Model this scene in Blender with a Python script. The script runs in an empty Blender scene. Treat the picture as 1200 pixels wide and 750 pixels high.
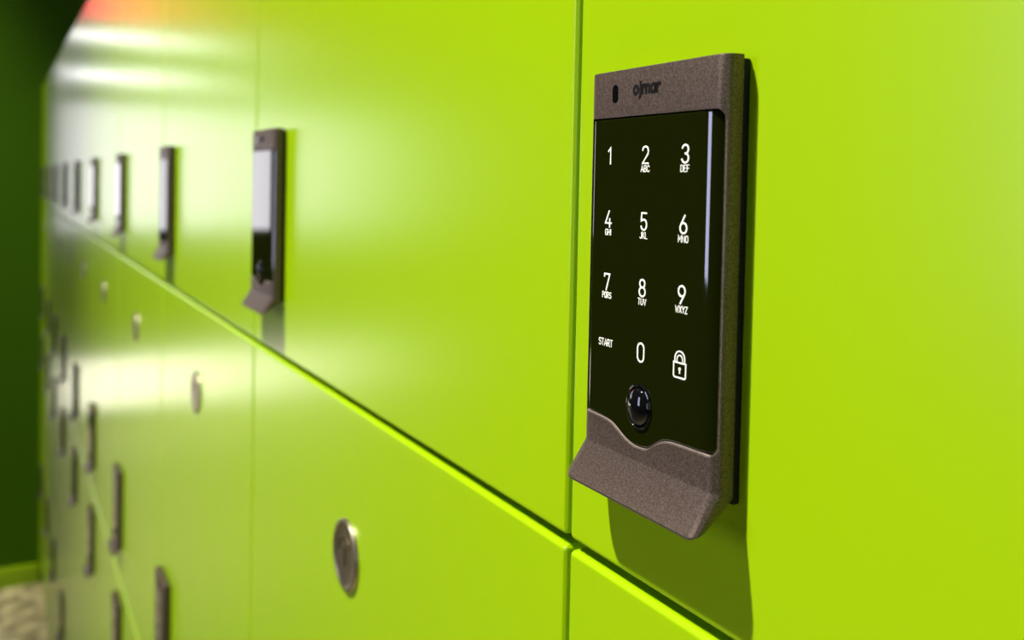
import bpy, bmesh, math, random
from mathutils import Vector, Matrix
random.seed(4)
C = bpy.context.scene.collection
FZ = 1.65                      # height of the lower edge of the top row of doors above the floor
PITCH = 0.45                   # width of one locker
ROWH = 0.506                   # height of one locker
PI = math.pi

# ------------------------------------------------------------------ materials
def new_mat(name):
    m = bpy.data.materials.new(name); m.use_nodes = True
    nt = m.node_tree
    return m, nt, nt.nodes['Principled BSDF']

def simple(name, col, rough=0.5, metal=0.0, spec=0.5, coat=0.0, bump=None, emis=None, es=0.0):
    m, nt, b = new_mat(name)
    b.inputs['Base Color'].default_value = (*col, 1)
    b.inputs['Roughness'].default_value = rough
    b.inputs['Metallic'].default_value = metal
    b.inputs['Specular IOR Level'].default_value = spec
    b.inputs['Coat Weight'].default_value = coat
    if emis:
        b.inputs['Emission Color'].default_value = (*emis, 1)
        b.inputs['Emission Strength'].default_value = es
    if bump:
        sc, st, dist = bump
        tc = nt.nodes.new('ShaderNodeTexCoord'); n = nt.nodes.new('ShaderNodeTexNoise')
        n.inputs['Scale'].default_value = sc; n.inputs['Detail'].default_value = 3
        bp = nt.nodes.new('ShaderNodeBump'); bp.inputs['Strength'].default_value = st
        bp.inputs['Distance'].default_value = dist
        nt.links.new(tc.outputs['Object'], n.inputs['Vector'])
        nt.links.new(n.outputs['Fac'], bp.inputs['Height'])
        nt.links.new(bp.outputs['Normal'], b.inputs['Normal'])
    return m

def flake(name, c0, c1, rough, metal, scale):
    """metallic paint with fine lighter flakes"""
    m, nt, b = new_mat(name)
    tc = nt.nodes.new('ShaderNodeTexCoord'); n = nt.nodes.new('ShaderNodeTexNoise')
    n.inputs['Scale'].default_value = scale; n.inputs['Detail'].default_value = 2
    n.inputs['Roughness'].default_value = .8
    r = nt.nodes.new('ShaderNodeValToRGB')
    r.color_ramp.elements[0].position = .38; r.color_ramp.elements[0].color = (*c0, 1)
    r.color_ramp.elements[1].position = .68; r.color_ramp.elements[1].color = (*c1, 1)
    nt.links.new(tc.outputs['Object'], n.inputs['Vector'])
    nt.links.new(n.outputs['Fac'], r.inputs['Fac'])
    nt.links.new(r.outputs['Color'], b.inputs['Base Color'])
    bp = nt.nodes.new('ShaderNodeBump'); bp.inputs['Strength'].default_value = .35
    bp.inputs['Distance'].default_value = .0001
    nt.links.new(n.outputs['Fac'], bp.inputs['Height']); nt.links.new(bp.outputs['Normal'], b.inputs['Normal'])
    b.inputs['Roughness'].default_value = rough; b.inputs['Metallic'].default_value = metal
    return m

def floor_mat():
    m, nt, b = new_mat('speckled_floor')
    tc = nt.nodes.new('ShaderNodeTexCoord')
    n1 = nt.nodes.new('ShaderNodeTexNoise'); n1.inputs['Scale'].default_value = 14; n1.inputs['Detail'].default_value = 6
    n2 = nt.nodes.new('ShaderNodeTexVoronoi'); n2.inputs['Scale'].default_value = 60
    r = nt.nodes.new('ShaderNodeValToRGB')
    r.color_ramp.elements[0].position = .38; r.color_ramp.elements[0].color = (.24, .17, .07, 1)
    r.color_ramp.elements[1].position = .62; r.color_ramp.elements[1].color = (.85, .70, .34, 1)
    mx = nt.nodes.new('ShaderNodeMix'); mx.data_type = 'RGBA'; mx.inputs[0].default_value = .25
    r2 = nt.nodes.new('ShaderNodeValToRGB')
    r2.color_ramp.elements[0].color = (.12, .09, .05, 1); r2.color_ramp.elements[1].color = (.7, .62, .42, 1)
    nt.links.new(tc.outputs['Object'], n1.inputs['Vector']); nt.links.new(tc.outputs['Object'], n2.inputs['Vector'])
    nt.links.new(n1.outputs['Fac'], r.inputs['Fac']); nt.links.new(n2.outputs['Color'], r2.inputs['Fac'])
    nt.links.new(r.outputs['Color'], mx.inputs[6]); nt.links.new(r2.outputs['Color'], mx.inputs[7])
    nt.links.new(mx.outputs[2], b.inputs['Base Color'])
    b.inputs['Roughness'].default_value = .45
    return m

def emit(name, col, s):
    m = bpy.data.materials.new(name); m.use_nodes = True
    nt = m.node_tree; nt.nodes.remove(nt.nodes['Principled BSDF'])
    e = nt.nodes.new('ShaderNodeEmission'); e.inputs['Color'].default_value = (*col, 1); e.inputs['Strength'].default_value = s
    nt.links.new(e.outputs[0], nt.nodes['Material Output'].inputs[0])
    return m

M = {}
M['lime'] = simple('lime_lacquer', (.358, .570, .001), .24, spec=.45, bump=(650, .05, .0002))
M['carcass'] = simple('dark_carcass', (.008, .022, .003), .6)
M['bronze'] = flake('bronze_metallic_paint', (.064, .045, .028), (.205, .145, .115), .46, .62, 2400)
M['bronze_glint'] = simple('bronze_edge_glint', (.50, .40, .33), .35, .3)  # far lighter than the housing: edge highlight painted into the colour
M['plate'] = simple('black_plastic', (.008, .007, .009), .7, spec=.2)
M['glass'] = simple('black_glass', (.0085, .0115, .0008), .045, spec=.75)
M['gloss'] = simple('glossy_black', (.004, .004, .005), .06, spec=.6)
M['ink'] = simple('backlit_white', (.75, .74, .66), .5, emis=(1, .95, .82), es=.45)
M['logo'] = simple('dark_logo', (.006, .004, .003), .6, spec=.2)
M['steel'] = simple('brushed_steel', (.40, .35, .23), .36, 1.0)
M['steel_dark'] = simple('steel_recess', (.12, .10, .05), .4, .8)
M['darkgreen'] = simple('end_wall_dark_green', (.050, .125, .0008), .6, spec=.1)  # one even dark green over the whole end wall
M['floor'] = floor_mat()
M['ceiling'] = simple('ceiling_paint', (.16, .17, .10), .9)
M['hall'] = simple('dark_hall_wall', (.022, .024, .008), .9, spec=.1)
M['backwall'] = simple('back_wall_paint', (.03, .06, .01), .8)
M['white'] = simple('white_paint', (.75, .75, .72), .6)
M['charcoal'] = simple('charcoal_frame', (.03, .03, .03), .5)
M['day_hi'] = emit('daylight_upper', (.98, .94, 1.0), 2.4)
M['glow_lo'] = emit('added_glow_lower', (1.0, .92, .76), 3.5)  # glow of the added low pane
M['day_side'] = emit('daylight_side', (.66, .68, 1.0), 10)
M['fill_right'] = emit('fill_glow_right', (.80, 1.0, .82), 1.6)  # greenish fill glow, no known source
M['tube'] = emit('lamp_tube', (1, .98, .95), 13)
M['red'] = emit('lit_red_sign', (1, .03, .14), 22)
M['lamp'] = emit('lamp_glow', (1, .97, .9), 6)

# ------------------------------------------------------------------ mesh helpers
def mesh_from(name, verts, faces, mats, fm=None, smooth=None):
    me = bpy.data.meshes.new(name); me.from_pydata([tuple(v) for v in verts], [], faces)
    for m in mats: me.materials.append(m)
    if fm:
        for p, i in zip(me.polygons, fm): p.material_index = i
    bm = bmesh.new(); bm.from_mesh(me)
    bmesh.ops.recalc_face_normals(bm, faces=bm.faces); bm.to_mesh(me); bm.free()
    if smooth is not None: shade(me, smooth)
    return me

def shade(me, ang):
    for p in me.polygons: p.use_smooth = True
    try: me.set_sharp_from_angle(angle=math.radians(ang))
    except Exception: pass

def flat_normals(me):
    """rounded edges blend into truly flat faces: each corner takes the normal of the largest face around it"""
    best = {}
    for p in me.polygons:
        p.use_smooth = True
        for v in p.vertices:
            if v not in best or p.area > best[v][0]: best[v] = (p.area, p.normal.copy())
    me.normals_split_custom_set_from_vertices([tuple(best[i][1]) for i in range(len(me.vertices))])

def link(name, me, parent=None, loc=(0, 0, 0)):
    o = bpy.data.objects.new(name, me); C.objects.link(o); o.location = loc
    if parent is not None: o.parent = parent
    return o

def box_bm(bm, x0, x1, y0, y1, z0, z1, bev=0.0, seg=3, mi=0):
    r = bmesh.ops.create_cube(bm, size=1)
    vs = r['verts']
    for v in vs:
        v.co = Vector(((x0 + x1) / 2 + v.co.x * (x1 - x0), (y0 + y1) / 2 + v.co.y * (y1 - y0), (z0 + z1) / 2 + v.co.z * (z1 - z0)))
    fs = {f for v in vs for f in v.link_faces}
    for f in fs: f.material_index = mi
    if bev > 0:
        es = {e for v in vs for e in v.link_edges}
        bmesh.ops.bevel(bm, geom=list(es), offset=bev, segments=seg, profile=.5, affect='EDGES')

def bm_mesh(name, bm, mats, smooth=None):
    me = bpy.data.meshes.new(name); bmesh.ops.recalc_face_normals(bm, faces=bm.faces)
    bm.to_mesh(me); bm.free()
    for m in mats: me.materials.append(m)
    if smooth is not None: shade(me, smooth)
    return me

def box_mesh(name, d, mat, bev=0.0, smooth=35):
    bm = bmesh.new(); box_bm(bm, *d, bev=bev); me = bm_mesh(name, bm, [mat])
    if bev > 0: flat_normals(me)
    return me

def lathe(name, prof, mats, n=64, ax='y', cx=0, cz=0, sx=1, sz=1, smooth=35):
    """prof: list of (r, y).  Revolved about the y axis."""
    vs, fs = [], []
    for (r, y) in prof:
        for k in range(n):
            a = 2 * PI * k / n
            vs.append((cx + r * math.cos(a) * sx, y, cz + r * math.sin(a) * sz))
    m = len(prof)
    for i in range(m - 1):
        for k in range(n):
            fs.append((i * n + k, i * n + (k + 1) % n, (i + 1) * n + (k + 1) % n, (i + 1) * n + k))
    fs.append(tuple(range(n))); fs.append(tuple((m - 1) * n + k for k in range(n)))
    return mesh_from(name, vs, fs, mats, smooth=smooth)

# ------------------------------------------------------------------ the lock housing
P, T = .0085, .0024           # front depth and plate depth
XL, XR = .0200, .0845
ZT, ZH, ZTIP, ZB = .1561, .0407, .0298, .0394
PT = .0152

def delta(x, xl, xr, rl, rr, dl, dr):
    if x < xl + rl:
        u = min(1, (xl + rl - x) / rl); return dl * (1 - math.sqrt(max(0, 1 - u * u)))
    if x > xr - rr:
        u = min(1, (x - xr + rr) / rr); return dr * (1 - math.sqrt(max(0, 1 - u * u)))
    return 0

def xs_rounded(xl, xr, rl, rr, n=10, mid=14):
    a = [xl + rl - rl * math.cos(PI / 2 * k / n) for k in range(n)]
    b = [xl + rl + (xr - rr - xl - rl) * k / mid for k in range(mid + 1)]
    c = [xr - rr + rr * math.sin(PI / 2 * k / n) for k in range(1, n + 1)]
    return a + b + c

def housing_mesh():
    xs = xs_rounded(XL, XR, .005, .0033, 10, 4)
    vs, fs = [], []
    for x in xs:
        d = delta(x, XL, XR, .005, .0033, .0045, .0033)
        p, pt = P - d, PT - d
        f = .0006
        row = [(x, -T, ZT), (x, -(p - f), ZT), (x, -(p - f * .3), ZT - f * .3), (x, -p, ZT - f),
               (x, -p, ZH + .0006), (x, -(p + .0001), ZH),
               (x, -(pt - .0002), ZTIP + .76*d + .0003), (x, -(pt - .0002), ZTIP + .76*d - .0003), (x, -(pt - .0008), ZTIP + .76*d - .0003),
               (x, -T, ZB)]
        vs += row
    k = len(row)
    for i in range(len(xs) - 1):
        for j in range(k):
            fs.append((i * k + j, i * k + (j + 1) % k, (i + 1) * k + (j + 1) % k, (i + 1) * k + j))
    fs.append(tuple(range(k))); fs.append(tuple((len(xs) - 1) * k + j for j in range(k)))
    return mesh_from('keypad_lock', vs, fs, [M['bronze']])

GXL, GXR = .0232, .0832       # glass panel edges
ZGT = .1415
WAVE = [(.0212, .0506), (.0262, .0506), (.0330, .0503), (.0370, .0497), (.0405, .0482), (.0440, .0466), (.0480, .0456),
        (.0515, .0455), (.0550, .0461), (.0585, .0482), (.0615, .0497), (.0650, .0505), (.0700, .0508), (.0832, .0510)]
def wave(x):
    w = WAVE
    if x <= w[0][0]: return w[0][1]
    for i in range(len(w) - 1):
        if x <= w[i + 1][0]:
            p0 = w[max(i - 1, 0)]; p1 = w[i]; p2 = w[i + 1]; p3 = w[min(i + 2, len(w) - 1)]
            t = (x - p1[0]) / (p2[0] - p1[0]); h = p2[0] - p1[0]
            m1 = (p2[1] - p0[1]) / (p2[0] - p0[0]) * h if p2[0] != p0[0] else 0
            m2 = (p3[1] - p1[1]) / (p3[0] - p1[0]) * h if p3[0] != p1[0] else 0
            return (2*t**3-3*t*t+1)*p1[1] + (t**3-2*t*t+t)*m1 + (-2*t**3+3*t*t)*p2[1] + (t**3-t*t)*m2
    return w[-1][1]
def corner(x, xr, r):
    if x <= xr - r: return 0
    u = min(1, (x - xr + r) / r); return r * (1 - math.sqrt(max(0, 1 - u * u)))
def ztop(x, e=0): return ZGT + e - corner(x, GXR + e, .0022 + e)
def zbot(x, e=0): return wave(x) - e + corner(x, GXR + e, .0022 + e)

def cutter_mesh(e):
    xs = [GXL - e + (GXR - .0026 - GXL + e) * k / 60 for k in range(61)] + [GXR - .0026 + (.0026 + e) * math.sin(PI / 2 * k / 10) for k in range(1, 11)]
    vs, fs = [], []
    for x in xs:
        a, b = ztop(x, e), zbot(x, e)
        vs += [(x, -.03, a), (x, -.03, b), (x, -.0034, b), (x, -.0034, a)]
    for i in range(len(xs) - 1):
        for j in range(4): fs.append((i*4+j, i*4+(j+1) % 4, (i+1)*4+(j+1) % 4, (i+1)*4+j))
    n = len(xs) - 1
    fs += [(0, 1, 2, 3), (n*4, n*4+1, n*4+2, n*4+3)]
    return mesh_from('cut', vs, fs, [M['bronze_glint']])

def glass_mesh():
    rl, rr, dl, dr = .0018, .0080, .0012, .0045
    xs = sorted(set([round(v, 7) for v in xs_rounded(GXL, GXR, rl, rr, 14, 46)]))
    vs, fs = [], []
    for x in xs:
        d = delta(x, GXL, GXR, rl, rr, dl, dr)
        y = -(P - .0001 - d); a, b = ztop(x), zbot(x)
        f = .00035
        row = [(x, -.0035, a), (x, y + f, a), (x, y, a - f), (x, y, b + f), (x, y + f, b), (x, -.0035, b)]
        vs += row
    k = 6
    for i in range(len(xs) - 1):
        for j in range(k): fs.append((i*k+j, i*k+(j+1) % k, (i+1)*k+(j+1) % k, (i+1)*k+j))
    n = len(xs) - 1
    fs += [tuple(range(k)), tuple(n*k+j for j in range(k))]
    return mesh_from('touch_panel', vs, fs, [M['glass']], smooth=30)

def boolean(me, cut):
    a = bpy.data.objects.new('tmp_a', me); b = bpy.data.objects.new('tmp_b', cut)
    C.objects.link(a); C.objects.link(b)
    md = a.modifiers.new('b', 'BOOLEAN'); md.operation = 'DIFFERENCE'; md.object = b; md.solver = 'EXACT'
    bpy.context.view_layer.update()
    dg = bpy.context.evaluated_depsgraph_get()
    r = bpy.data.meshes.new_from_object(a.evaluated_get(dg))
    bpy.data.objects.remove(a); bpy.data.objects.remove(b)
    return r

# ------------------------------------------------------------------ stroke lettering
def arc(cx, cy, rx, ry, a0, a1, n=10):
    return [(cx + rx * math.cos(math.radians(a0 + (a1 - a0) * k / n)), cy + ry * math.sin(math.radians(a0 + (a1 - a0) * k / n))) for k in range(n + 1)]
G = {  # glyphs in a 0..w x 0..1 box : (width, strokes)
 '0': (.5, [arc(.25, .72, .25, .28, 0, 180) + arc(.25, .28, .25, .28, 180, 360) + [(.5, .72)]]),
 '1': (.3, [[(0, .78), (.22, 1), (.22, 0)]]),
 '2': (.5, [arc(.25, .73, .25, .27, 170, 0) + [(.47, .55), (0, 0), (.52, 0)]]),
 '3': (.5, [arc(.25, .75, .24, .25, 165, -90) , arc(.25, .26, .26, .26, 90, -165)]),
 '4': (.56, [[(.56, .25), (0, .25), (.34, 1)], [(.40, .52), (.40, 0)]]),
 '5': (.5, [[(.48, 1), (.06, 1), (.03, .54)] + arc(.25, .31, .25, .31, 120, -160)]),
 '6': (.52, [[(.36, 1), (.06, .48)], arc(.26, .29, .26, .29, 0, 360, 18)]),
 '7': (.5, [[(0, .84), (0, 1), (.5, 1), (.18, 0)]]),
 '8': (.52, [arc(.26, .76, .22, .24, 0, 360, 18), arc(.26, .27, .26, .27, 0, 360, 18)]),
 '9': (.52, [[(.16, 0), (.46, .52)], arc(.26, .71, .26, .29, 0, 360, 18)]),
 'A': (.56, [[(0, 0), (.28, 1), (.56, 0)], [(.1, .3), (.46, .3)]]),
 'B': (.5, [[(0, 0), (0, 1), (.25, 1)] + arc(.25, .76, .22, .24, 90, -90) + [(0, .52)], [(.25, .52)] + arc(.25, .26, .25, .26, 90, -90) + [(0, 0)]]),
 'C': (.5, [arc(.26, .72, .24, .28, 10, 180) + arc(.26, .28, .24, .28, 180, 350)]),
 'D': (.5, [[(0, 0), (0, 1), (.22, 1)] + arc(.22, .7, .28, .3, 90, 0) + arc(.22, .3, .28, .3, 0, -90) + [(0, 0)]]),
 'E': (.44, [[(.44, 1), (0, 1), (0, 0), (.44, 0)], [(0, .52), (.38, .52)]]),
 'F': (.42, [[(.42, 1), (0, 1), (0, 0)], [(0, .5), (.36, .5)]]),
 'G': (.52, [arc(.26, .72, .25, .28, 10, 180) + arc(.26, .28, .25, .28, 180, 360) + [(.51, .48), (.3, .48)]]),
 'H': (.5, [[(0, 0), (0, 1)], [(.5, 0), (.5, 1)], [(0, .5), (.5, .5)]]),
 'I': (.06, [[(.03, 0), (.03, 1)]]),
 'J': (.38, [[(.38, 1), (.38, .24)] + arc(.19, .22, .19, .22, 0, -170)]),
 'K': (.5, [[(0, 0), (0, 1)], [(.48, 1), (0, .38)], [(.14, .56), (.5, 0)]]),
 'L': (.42, [[(0, 1), (0, 0), (.42, 0)]]),
 'M': (.62, [[(0, 0), (0, 1), (.31, .35), (.62, 1), (.62, 0)]]),
 'N': (.52, [[(0, 0), (0, 1), (.52, 0), (.52, 1)]]),
 'O': (.5, [arc(.25, .72, .25, .28, 0, 180) + arc(.25, .28, .25, .28, 180, 360) + [(.5, .72)]]),
 'P': (.48, [[(0, 0), (0, 1), (.24, 1)] + arc(.24, .74, .24, .26, 90, -90) + [(0, .48)]]),
 'Q': (.52, [arc(.25, .72, .25, .28, 0, 180) + arc(.25, .28, .25, .28, 180, 360) + [(.5, .72)], [(.3, .25), (.54, -.02)]]),
 'R': (.5, [[(0, 0), (0, 1), (.24, 1)] + arc(.24, .74, .24, .26, 90, -90) + [(0, .48)], [(.24, .48), (.5, 0)]]),
 'S': (.5, [arc(.25, .75, .24, .25, 20, 270) + arc(.25, .26, .25, .26, 90, -160)]),
 'T': (.5, [[(0, 1), (.5, 1)], [(.25, 1), (.25, 0)]]),
 'U': (.5, [[(0, 1), (0, .26)] + arc(.25, .26, .25, .26, 180, 360) + [(.5, 1)]]),
 'V': (.52, [[(0, 1), (.26, 0), (.52, 1)]]),
 'W': (.74, [[(0, 1), (.18, 0), (.37, .8), (.56, 0), (.74, 1)]]),
 'X': (.52, [[(0, 0), (.52, 1)], [(0, 1), (.52, 0)]]),
 'Y': (.52, [[(0, 1), (.26, .48), (.52, 1)], [(.26, .48), (.26, 0)]]),
 'Z': (.5, [[(0, 1), (.5, 1), (0, 0), (.5, 0)]]),
 'o': (.56, [arc(.28, .32, .26, .32, 0, 360, 18)]),
 'j': (.20, [[(.12, .92), (.12, -.12)] + arc(-.04, -.12, .16, .18, 0, -80, 6)]),
 'm': (.86, [[(0, 0), (0, .62)], [(0, .40)] + arc(.21, .42, .21, .22, 170, 0) + [(.42, 0)], [(.42, .40)] + arc(.63, .42, .21, .22, 170, 0) + [(.84, 0)]]),
 'a': (.56, [arc(.27, .32, .25, .32, 0, 360, 18), [(.52, .64), (.52, 0)]]),
 'r': (.36, [[(0, 0), (0, .62)], [(0, .36)] + arc(.24, .38, .24, .26, 170, 60)]),
}
def ribbon(pts, w, vs, fs, y0, y1):
    """thick stroke of half width w with round-ish ends, between depths y0 and y1"""
    n = len(pts); closed = (abs(pts[0][0]-pts[-1][0]) + abs(pts[0][1]-pts[-1][1])) < 1e-9
    L, R = [], []
    for i in range(n):
        if closed and i in (0, n - 1): a, c = pts[n-2], pts[1]
        else: a, c = pts[max(i-1, 0)], pts[min(i+1, n-1)]
        b = pts[i]
        def nrm(p, q):
            dx, dy = q[0]-p[0], q[1]-p[1]; l = math.hypot(dx, dy) or 1; return (-dy/l, dx/l)
        n1 = nrm(a, b) if a != b else nrm(b, c); n2 = nrm(b, c) if b != c else n1
        mx, my = n1[0]+n2[0], n1[1]+n2[1]; l = math.hypot(mx, my) or 1; mx, my = mx/l, my/l
        s = min(1.8, 1/max(.3, mx*n1[0]+my*n1[1]))
        ex = ey = 0
        if not closed and i in (0, n-1):
            q = pts[1] if i == 0 else pts[-2]
            dx, dy = b[0]-q[0], b[1]-q[1]; ll = math.hypot(dx, dy) or 1; ex, ey = dx/ll*w*.7, dy/ll*w*.7
        L.append((b[0]+ex+mx*w*s, b[1]+ey+my*w*s)); R.append((b[0]+ex-mx*w*s, b[1]+ey-my*w*s))
    o = len(vs)
    for l, r in zip(L, R): vs += [(l[0], y1, l[1]), (r[0], y1, r[1]), (l[0], y0, l[1]), (r[0], y0, r[1])]
    for i in range(n - 1):
        a, b = o+i*4, o+(i+1)*4
        fs += [(a, b, b+1, a+1), (a, a+2, b+2, b), (a+1, b+1, b+3, a+3)]
    if not closed: fs += [(o, o+1, o+3, o+2), (o+(n-1)*4, o+(n-1)*4+1, o+(n-1)*4+3, o+(n-1)*4+2)]

def write(text, cx, cz, h, w, vs, fs, y0, y1, gap=.2, sx=1.0):
    """centred word of cap height h; sx stretches in x; w half stroke width (m)"""
    tot = sum(G[c][0] for c in text) + gap * (len(text) - 1)
    x = -tot / 2
    for c in text:
        gw, st = G[c]
        for s in st:
            ribbon([(cx + (x + px) * h * sx, cz + (pz - .5) * h) for px, pz in s], w, vs, fs, y0, y1)
        x += gw + gap

INK0, INK1 = -(P - .0002), -(P + .00002)
def legend_mesh(digit, letters, cx, cz):
    vs, fs = [], []
    if digit: write(digit, cx, cz, .0049 if digit != '0' else .0054, .00025, vs, fs, INK0, INK1, sx=1.12)
    if letters: write(letters, cx, cz - .0040, .0018, .00011, vs, fs, INK0, INK1, gap=.2, sx=1.12 if len(letters) < 4 else .98)
    return mesh_from('key_legend', vs, fs, [M['ink']])

# ------------------------------------------------------------------ lock assembled once, copied along the bank
def pill(name, cx, cz, w, h, y0, y1, mat):
    r = w / 2; pts = arc(cx, cz + h/2 - r, r, r, 0, 180, 12) + arc(cx, cz - h/2 + r, r, r, 180, 360, 12)
    n = len(pts); vs = [(x, y0, z) for x, z in pts] + [(x, y1, z) for x, z in pts]
    fs = [(i, (i+1) % n, n+(i+1) % n, n+i) for i in range(n)] + [tuple(range(n)), tuple(range(n, 2*n))]
    return mesh_from(name, vs, fs, [mat])

hm = boolean(housing_mesh(), cutter_mesh(.0004)); shade(hm, 28)
if len(hm.materials) == 0: hm.materials.append(M['bronze'])
gm = glass_mesh()
def edge_mesh():
    e = .0004; pts = [(GXL - .0003 + (GXR - .0026 - GXL + .0003) * k / 70, None) for k in range(71)]
    pts = [(x, zbot(x, e)) for x, _ in pts]
    r = .0026; zc = zbot(GXR - .0026, e) + r
    pts += [(GXR + e - r + r * math.sin(PI/2*k/8), zc - r * math.cos(PI/2*k/8)) for k in range(9)]
    pts += [(GXR + e, zc + (ZGT - .003 - zc) * k / 20) for k in range(1, 21)]
    vs, fs = [], []
    for i, (x, z) in enumerate(pts):
        a, b = pts[max(i-1, 0)], pts[min(i+1, len(pts)-1)]
        dx, dz = b[0]-a[0], b[1]-a[1]; l = math.hypot(dx, dz); nx, nz = dz/l, -dx/l
        xo, zo = x + nx*.00030, z + nz*.00030
        d = delta(xo, XL, XR, .005, .0033, .0045, .0033); d2 = delta(x, XL, XR, .005, .0033, .0045, .0033)
        vs += [(xo, -(P - d + .00004), zo), (x - nx*.0001, -(P - d2 - .00022), z - nz*.0001), (x - nx*.0001, -(P - d2 - .0009), z - nz*.0001), (xo, -(P - d - .0009), zo)]
    for i in range(len(pts)-1):
        for j in range(4): fs.append((i*4+j, i*4+(j+1) % 4, (i+1)*4+(j+1) % 4, (i+1)*4+j))
    n = len(pts)-1; fs += [(0, 1, 2, 3), (n*4, n*4+1, n*4+2, n*4+3)]
    return mesh_from('bezel_edge', vs, fs, [M['bronze_glint']], smooth=30)  # chamfer whose bright colour stands in for caught light
em = edge_mesh()
bm = bmesh.new(); box_bm(bm, .0212, .0846, -T, -.0001, .0376, .1551, bev=.0004, seg=2)
pm = bm_mesh('mounting_plate', bm, [M['plate']], 35)
bx_, bz_ = .0508, .0570
ringm = lathe('button_ring', [(.0066, -(P-.0006)), (.0066, -(P+.0002)), (.0064, -(P+.0005)), (.0061, -(P+.0006)), (.0058, -(P+.0004)), (.0056, -(P-.0001)), (.0056, -(P-.0006))],
              [M['gloss']], 64, cx=bx_, cz=bz_, sx=.90, sz=1.03)
domem = lathe('release_button', [(.0056, -(P-.0005))] + [(.0056*math.cos(a), -(P-.0004) - .0026*math.sin(a)) for a in [PI/2*k/9*.98 for k in range(10)]],
              [M['gloss']], 48, cx=bx_, cz=bz_, sx=.90, sz=1.03, smooth=60)
statm = pill('status_window', .0351, .1490, .0030, .0056, -(P-.001), -(P+.00008), M['gloss'])
vs, fs = [], []
write('ojmar', .0508, .1500, .00355, .00056, vs, fs, -(P-.0004), -(P+.00006), gap=.17, sx=1.10)
logom = mesh_from('logo', vs, fs, [M['logo']])

def build_lock(parent, legends):
    h = link('keypad_lock', hm, parent)
    link('mounting_plate', pm, h); link('touch_panel', gm, h); link('bezel_edge', em, h)
    r = link('button_ring', ringm, h); link('release_button', domem, h)
    link('status_window', statm, h); link('logo', logom, h)
    if legends:
        keys = [('1', ''), ('2', 'ABC'), ('3', 'DEF'), ('4', 'GHI'), ('5', 'JKL'), ('6', 'MNO'), ('7', 'PQRS'), ('8', 'TUV'), ('9', 'WXYZ')]
        for i, (d, l) in enumerate(keys):
            c, rw = i % 3, i // 3
            link('key_legend', legend_mesh(d, l, .0329 + .0180 * c, .1303 - .0193 * rw), h)
        link('key_legend', legend_mesh('0', '', .0509, .0729), h)
        vs, fs = [], []; write('START', .0329, .0731, .0021, .00012, vs, fs, INK0, INK1, gap=.16, sx=1.08)
        link('key_legend', mesh_from('key_legend', vs, fs, [M['ink']]), h)
        vs, fs = [], []; x, z = .0688, .0723
        ribbon([(x-.0026, z-.0034+.0006), (x-.0026, z+.0007), (x+.0026, z+.0007), (x+.0026, z-.0028)] + arc(x+.002, z-.0028, .0006, .0006, 0, -90, 4) + arc(x-.002, z-.0028, .0006, .0006, -90, -180, 4), .00021, vs, fs, INK0, INK1)
        ribbon([(x-.0021, z+.0008), (x-.0021, z+.0018)] + arc(x, z+.0018, .0021, .0021, 180, 0, 12) + [(x+.0021, z+.0008)], .00019, vs, fs, INK0, INK1)
        ribbon([(x-.0012, z+.0008), (x-.0012, z+.0016)] + arc(x, z+.0016, .0012, .0012, 180, 0, 12) + [(x+.0012, z+.0008)], .00015, vs, fs, INK0, INK1)
        ribbon([(x, z-.0010), (x, z-.0021)], .00022, vs, fs, INK0, INK1)
        ribbon(arc(x, z-.0010, .00025, .00025, 0, 360, 8), .00022, vs, fs, INK0, INK1)
        link('lock_symbol', mesh_from('lock_symbol', vs, fs, [M['ink']]), h)
    return h

# ------------------------------------------------------------------ the lockers
GX, GZ = .0022, .0035
def door_mesh():
    bm = bmesh.new()
    box_bm(bm, GX/2, PITCH - GX/2, 0, .019, 0, ROWH - GZ, bev=.0023, seg=5)
    me = bm_mesh('door', bm, [M['lime']]); flat_normals(me); return me
def carcass_mesh():
    bm = bmesh.new()
    x0, x1, z0, z1 = .0002, PITCH - .0002, -.0028, ROWH - .0030
    box_bm(bm, x0, x0 + .016, .0195, .5, z0, z1); box_bm(bm, x1 - .016, x1, .0195, .5, z0, z1)
    box_bm(bm, x0 + .016, x1 - .016, .0195, .5, z0, z0 + .016); box_bm(bm, x0 + .016, x1 - .016, .0195, .5, z1 - .016, z1)
    box_bm(bm, x0 + .016, x1 - .016, .484, .5, z0 + .016, z1 - .016)
    return bm_mesh('carcass', bm, [M['carcass']])
dm, cm = door_mesh(), carcass_mesh()
R0 = .0199
discm = lathe('metal_disc', [(R0, .0004), (R0, -.0012), (R0-.0004, -.0019), (R0-.0012, -.0022), (R0-.0026, -.0021), (R0-.0030, -.0017), (R0-.0034, -.0015), (.0105, -.0015), (.0001, -.0015)],
              [M['steel']], 72, cx=.2222, cz=.4188, smooth=40)
vs, fs = [], []
ribbon([(.2222, .4228), (.2222, .4135)], .0011, vs, fs, -.0010, -.0018)
ribbon(arc(.2222, .4188, .0095, .0095, 40, 170, 12), .0009, vs, fs, -.0010, -.00185)
slotm = mesh_from('key_slot', vs, fs, [M['steel_dark']])

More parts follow.
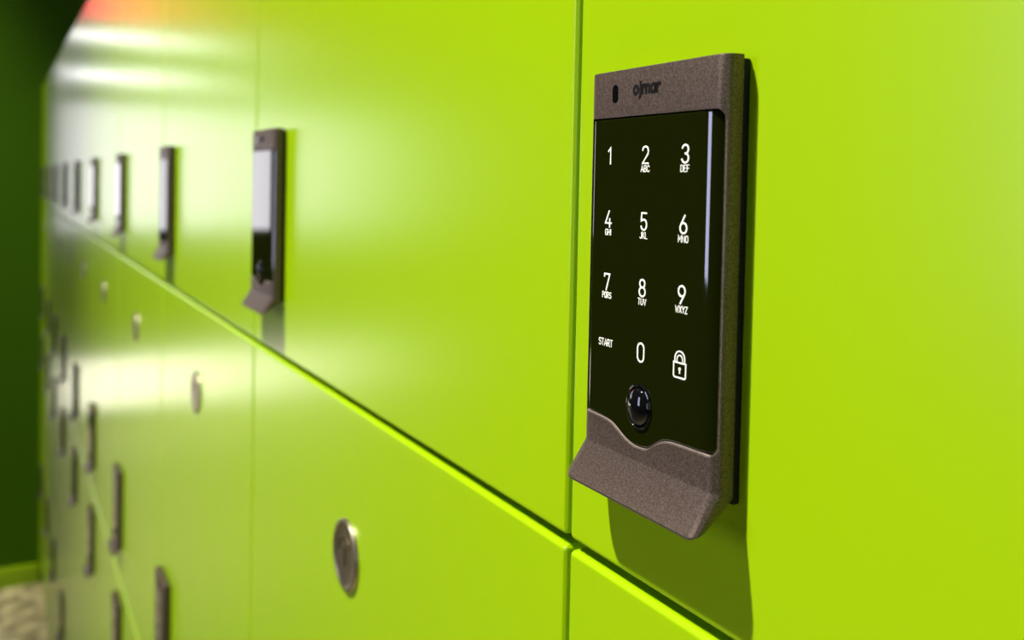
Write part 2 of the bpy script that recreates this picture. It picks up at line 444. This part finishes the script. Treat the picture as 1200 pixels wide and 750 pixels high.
ROWS = [0, -.506, -1.012, -1.518]                       # bottom of each row, from the lower edge of the top row
LOCKZ = {0: 0.0, 1: -.450 - .0376 + .506, 2: -.655 - .0376 + 1.012, 3: -1.182 - .0376 + 1.518}
ORD = ['nearest', 'second', 'third', 'fourth', 'fifth', 'sixth', 'seventh', 'eighth', 'ninth', 'tenth']
def label(r, c):
    k = -c
    if c > 0: return ['lime green locker at the near end of the top row, right of the lit keypad', 'lime green locker at the near end of the second row, below the top row',
                      'lime green locker at the near end of the third row', 'lime green locker at the near end of the bottom row'][r]
    if r == 0:
        return ['lime green locker with the sharp brown keypad lock showing lit white digits',
                'lime green locker left of the lit keypad, its blurred lock reflecting white',
                ][k] if k < 2 else 'lime green top row locker, %s from the near end' % ORD[k]
    if r == 1:
        return ['lime green locker directly below the one with the lit keypad',
                'lime green locker of the second row with the large clear metal disc',
                'lime green locker of the second row whose metal disc shines white',
                ][k] if k < 3 else 'lime green second row locker, %s from the near end' % ORD[k]
    row = {2: 'third row from the top', 3: 'bottom row'}[r]
    return 'lime green locker in the %s, %s from the near end' % (row, ORD[k])
GRP = ['lockers of the top row', 'lockers of the second row', 'lockers of the third row', 'lockers of the bottom row']

lock_proto = None
def copy_tree(o, parent):
    c = o.copy(); C.objects.link(c); c.parent = parent
    for ch in list(o.children): copy_tree(ch, c)
    return c

for r in range(4):
    for c in range(1, -10, -1):
        e = bpy.data.objects.new('locker', None); C.objects.link(e)
        e.location = (c * PITCH, 0, FZ + ROWS[r])
        e['label'] = label(r, c); e['category'] = 'locker'; e['group'] = GRP[r]
        link('door', dm, e); link('carcass', cm, e)
        if r == 0 and c == 0: k = build_lock(e, True)
        elif lock_proto is None: lock_proto = k = build_lock(e, False)
        else: k = copy_tree(lock_proto, e)
        k.location = (0, 0, LOCKZ[r])
        if r == 1:
            d = link('metal_disc', discm, e); link('key_slot', slotm, d)

def thing(o, label, cat, group=None):
    o['label'] = label; o['category'] = cat
    if group: o['group'] = group
    return o
XE = -4.27
thing(link('plinth', box_mesh('plinth', (XE + .002, 2*PITCH, .030, .49, 0, FZ + ROWS[3] - .0032), M['lime'], .001)),
      'low green plinth under the row of lockers', 'plinth')
thing(link('filler_panel', box_mesh('filler_panel', (XE + .002, -9*PITCH - .001, 0, .2, FZ + ROWS[3] - .003, FZ + ROWH - GZ), M['lime'], .0015)),
      'narrow green filler panel closing the far end of the lockers', 'panel')

# ------------------------------------------------------------------ the hall
X0, X1, Y0, Y1, H = -7.0, 3.0, -3.6, .56, 5.0
def struct(name, me):
    o = link(name, me); o['kind'] = 'structure'; return o
struct('floor', box_mesh('floor', (X0-.1, X1+.1, Y0-.1, Y1+.1, -.1, 0), M['floor']))
struct('ceiling', box_mesh('ceiling', (X0-.1, X1+.1, Y0-.1, Y1+.1, H, H+.1), M['ceiling']))
struct('wall_back', box_mesh('wall_back', (X0-.1, X1+.1, Y1, Y1+.1, 0, H), M['backwall']))
struct('wall_front', box_mesh('wall_front', (X0-.1, X1+.1, Y0-.1, Y0, 0, H), M['hall']))
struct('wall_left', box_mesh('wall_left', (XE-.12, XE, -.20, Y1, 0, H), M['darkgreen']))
bm = bmesh.new(); box_bm(bm, XE, XE+.014, -.20, -.001, .055, .09, bev=.002); box_bm(bm, XE, XE+.004, -.20, -.001, 0, .0549)
struct('baseboard_left', bm_mesh('baseboard_left', bm, [M['lime']], 35))

def walled(name, x0, x1, openings, mat):
    """wall normal to x with rectangular openings (y0,y1,z0,z1) cut as a grid of blocks"""
    ys = sorted({Y0, Y1} | {v for o in openings for v in o[:2]}); zs = sorted({0, H} | {v for o in openings for v in o[2:]})
    bm = bmesh.new()
    for i in range(len(ys)-1):
        for j in range(len(zs)-1):
            yc, zc = (ys[i]+ys[i+1])/2, (zs[j]+zs[j+1])/2
            if any(o[0] < yc < o[1] and o[2] < zc < o[3] for o in openings): continue
            box_bm(bm, x0, x1, ys[i], ys[i+1], zs[j], zs[j+1])
    return struct(name, bm_mesh(name, bm, [mat]))
UP = (-2.6, -.06, 1.36, 2.32); LO = (-2.6, -.06, .08, .50)
walled('wall_far', X0-.1, X0, [UP, LO], M['hall'])
RW = (-3.2, -.8, 1.2, 3.0)
walled('wall_right', X1, X1+.1, [RW], M['hall'])
SD = (1.0, 1.8, 1.35, 3.1)
def window(name, x, o, mat, sgn, nm):
    e = bpy.data.objects.new(name, None); C.objects.link(e); e.location = (x, 0, 0); e['kind'] = 'structure'
    y0, y1, z0, z1 = o; t = .03
    bm = bmesh.new()
    for d in ((y0, y1, z0, z0+t), (y0, y1, z1-t, z1), (y0, y0+t, z0+t, z1-t), (y1-t, y1, z0+t, z1-t)):
        box_bm(bm, -.03, .03, *d)
    for k in range(1, nm):
        y = y0 + (y1-y0)*k/nm; box_bm(bm, -.02, .02, y-t/2, y+t/2, z0+t, z1-t)
    link('window_frame', bm_mesh('window_frame', bm, [M['white']]), e)
    link('window_pane', box_mesh('window_pane', (-.006, .006, y0+t, y1-t, z0+t, z1-t), mat), e)
    return e
window('window_1', X0-.05, UP, M['day_hi'], 1, 3)
window('added_low_window', X0-.05, LO, M['glow_lo'], 1, 3)  # invented low pane, added to make the lower bright reflection on the doors
window('fill_window', X1+.05, RW, M['fill_right'], 1, 3)  # unseen glowing panel, added as fill for shadows and door edges
w3 = window('window_3', 0, SD, M['day_side'], -1, 1)
w3.location = (0, Y0 + .02, 0); w3.rotation_euler = (0, 0, PI/2)

def tube_light(z, lab):
    e = bpy.data.objects.new('tube_light', None); C.objects.link(e); e.location = (X0, 0, z)
    thing(e, lab, 'lamp', 'tube lights on the far wall')
    link('lamp_housing', box_mesh('lamp_housing', (0, .05, -1.25, -.20, .02, .06), M['white'], .004), e)
    bm = bmesh.new(); r = bmesh.ops.create_cone(bm, cap_ends=True, segments=16, radius1=.022, radius2=.022, depth=.95,
                          matrix=Matrix.Translation((.03, -.725, 0)) @ Matrix.Rotation(PI/2, 4, 'X'))
    link('lamp_tube', bm_mesh('lamp_tube', bm, [M['tube']], 40), e)
tube_light(2.48, 'long white tube light on the far wall, just above the window')
tube_light(2.755, 'long white tube light on the far wall, upper of the two')
e = bpy.data.objects.new('sign_box', None); C.objects.link(e); e.location = (X0, -.38, 3.05)
thing(e, 'blank red lit sign box high on the far wall', 'sign')
link('sign_housing', box_mesh('sign_housing', (0, .06, -.15, .15, -.2, .2), M['charcoal'], .004), e)
link('sign_face', box_mesh('sign_face', (.058, .07, -.14, .14, -.19, .19), M['red'], .003), e)

# high-bay lamp: its glow is a spot light right under the glowing disc
LP = Vector((.06 - .82, -1.64, H - .35))
def lathe_z(name, prof, mat, n=48):
    me = lathe(name, prof, [mat], n)
    for v in me.vertices: v.co = Vector((v.co.x, v.co.z, v.co.y))
    return me
def high_bay(loc, lab):
    e = bpy.data.objects.new('high_bay_lamp', None); C.objects.link(e); e.location = loc
    thing(e, lab, 'lamp', 'high-bay lamps')
    link('lamp_shade', lathe_z('lamp_shade', [(.05, .20), (.06, .14), (.18, .04), (.19, .03), (.17, .04), (.05, .13)], M['charcoal']), e)
    link('lamp_stem', lathe_z('lamp_stem', [(.008, .19), (.008, .35)], M['charcoal'], 16), e)
    link('lamp_disc', lathe_z('lamp_disc', [(.12, .055), (.12, .06)], M['lamp']), e)
high_bay(LP, 'round high-bay lamp above the lit keypad')
LP_FILL = Vector((-3.4, -1.3, H - .35))
high_bay(LP_FILL, 'added unseen high-bay lamp brightening the dark green end wall')  # added lamp, only there to brighten the end wall
def spot(name, loc, target, power, col, size, angle, blend=.4):
    d = bpy.data.lights.new(name, 'SPOT'); d.energy = power; d.color = col; d.shadow_soft_size = size
    d.spot_size = math.radians(angle); d.spot_blend = blend
    o = bpy.data.objects.new(name, d); C.objects.link(o); o.location = loc
    o.rotation_euler = (Vector(target) - Vector(loc)).to_track_quat('-Z', 'Y').to_euler()
    return o
spot('high_bay_light', LP + Vector((0, 0, .02)), (-.12, 0, 1.66), 980, (1, .98, .93), .06, 76, 1.0)

spot('high_bay_light', LP_FILL + Vector((0, 0, .02)), (-4.5, -.2, .4), 520, (1, .98, .93), .06, 34, 1.0)  # beam of the added lamp, aimed low at the end wall

def area(name, loc, rot, sx, sy, power, col):
    d = bpy.data.lights.new(name, 'AREA'); d.shape = 'RECTANGLE'; d.size = sx; d.size_y = sy; d.energy = power; d.color = col
    o = bpy.data.objects.new(name, d); C.objects.link(o); o.location = loc; o.rotation_euler = rot
    return o

w = bpy.data.worlds.new('world'); bpy.context.scene.world = w; w.use_nodes = True
w.node_tree.nodes['Background'].inputs[0].default_value = (.6, .7, .3, 1)
w.node_tree.nodes['Background'].inputs[1].default_value = .1

# ------------------------------------------------------------------ camera
cam = bpy.data.cameras.new('camera'); co = bpy.data.objects.new('camera', cam); C.objects.link(co)
yaw, pit, rol = .4997, .0268, .0206
f = Vector((-math.cos(yaw)*math.cos(pit), math.sin(yaw)*math.cos(pit), -math.sin(pit)))
r = f.cross(Vector((0, 0, 1))).normalized(); u = r.cross(f)
r2 = math.cos(rol)*r + math.sin(rol)*u; u2 = -math.sin(rol)*r + math.cos(rol)*u
m = Matrix((r2, u2, -f)).transposed().to_4x4(); m.translation = Vector((.2729, -.1732, .1208 + FZ))
co.matrix_world = m
cam.sensor_width = 36; cam.lens = 1109.14 / 1200 * 36; cam.sensor_fit = 'HORIZONTAL'
cam.shift_y = -(375 - 246.5) / 1200
cam.clip_start = .02
cam.dof.use_dof = True; cam.dof.focus_distance = .285; cam.dof.aperture_fstop = 11
bpy.context.scene.camera = co
vs_ = bpy.context.scene.view_settings
bpy.context.scene.display_settings.display_device = 'sRGB'
vs_.view_transform = 'Standard'; vs_.look = 'None'; vs_.gamma = 1; vs_.use_curve_mapping = False; vs_.exposure = 0
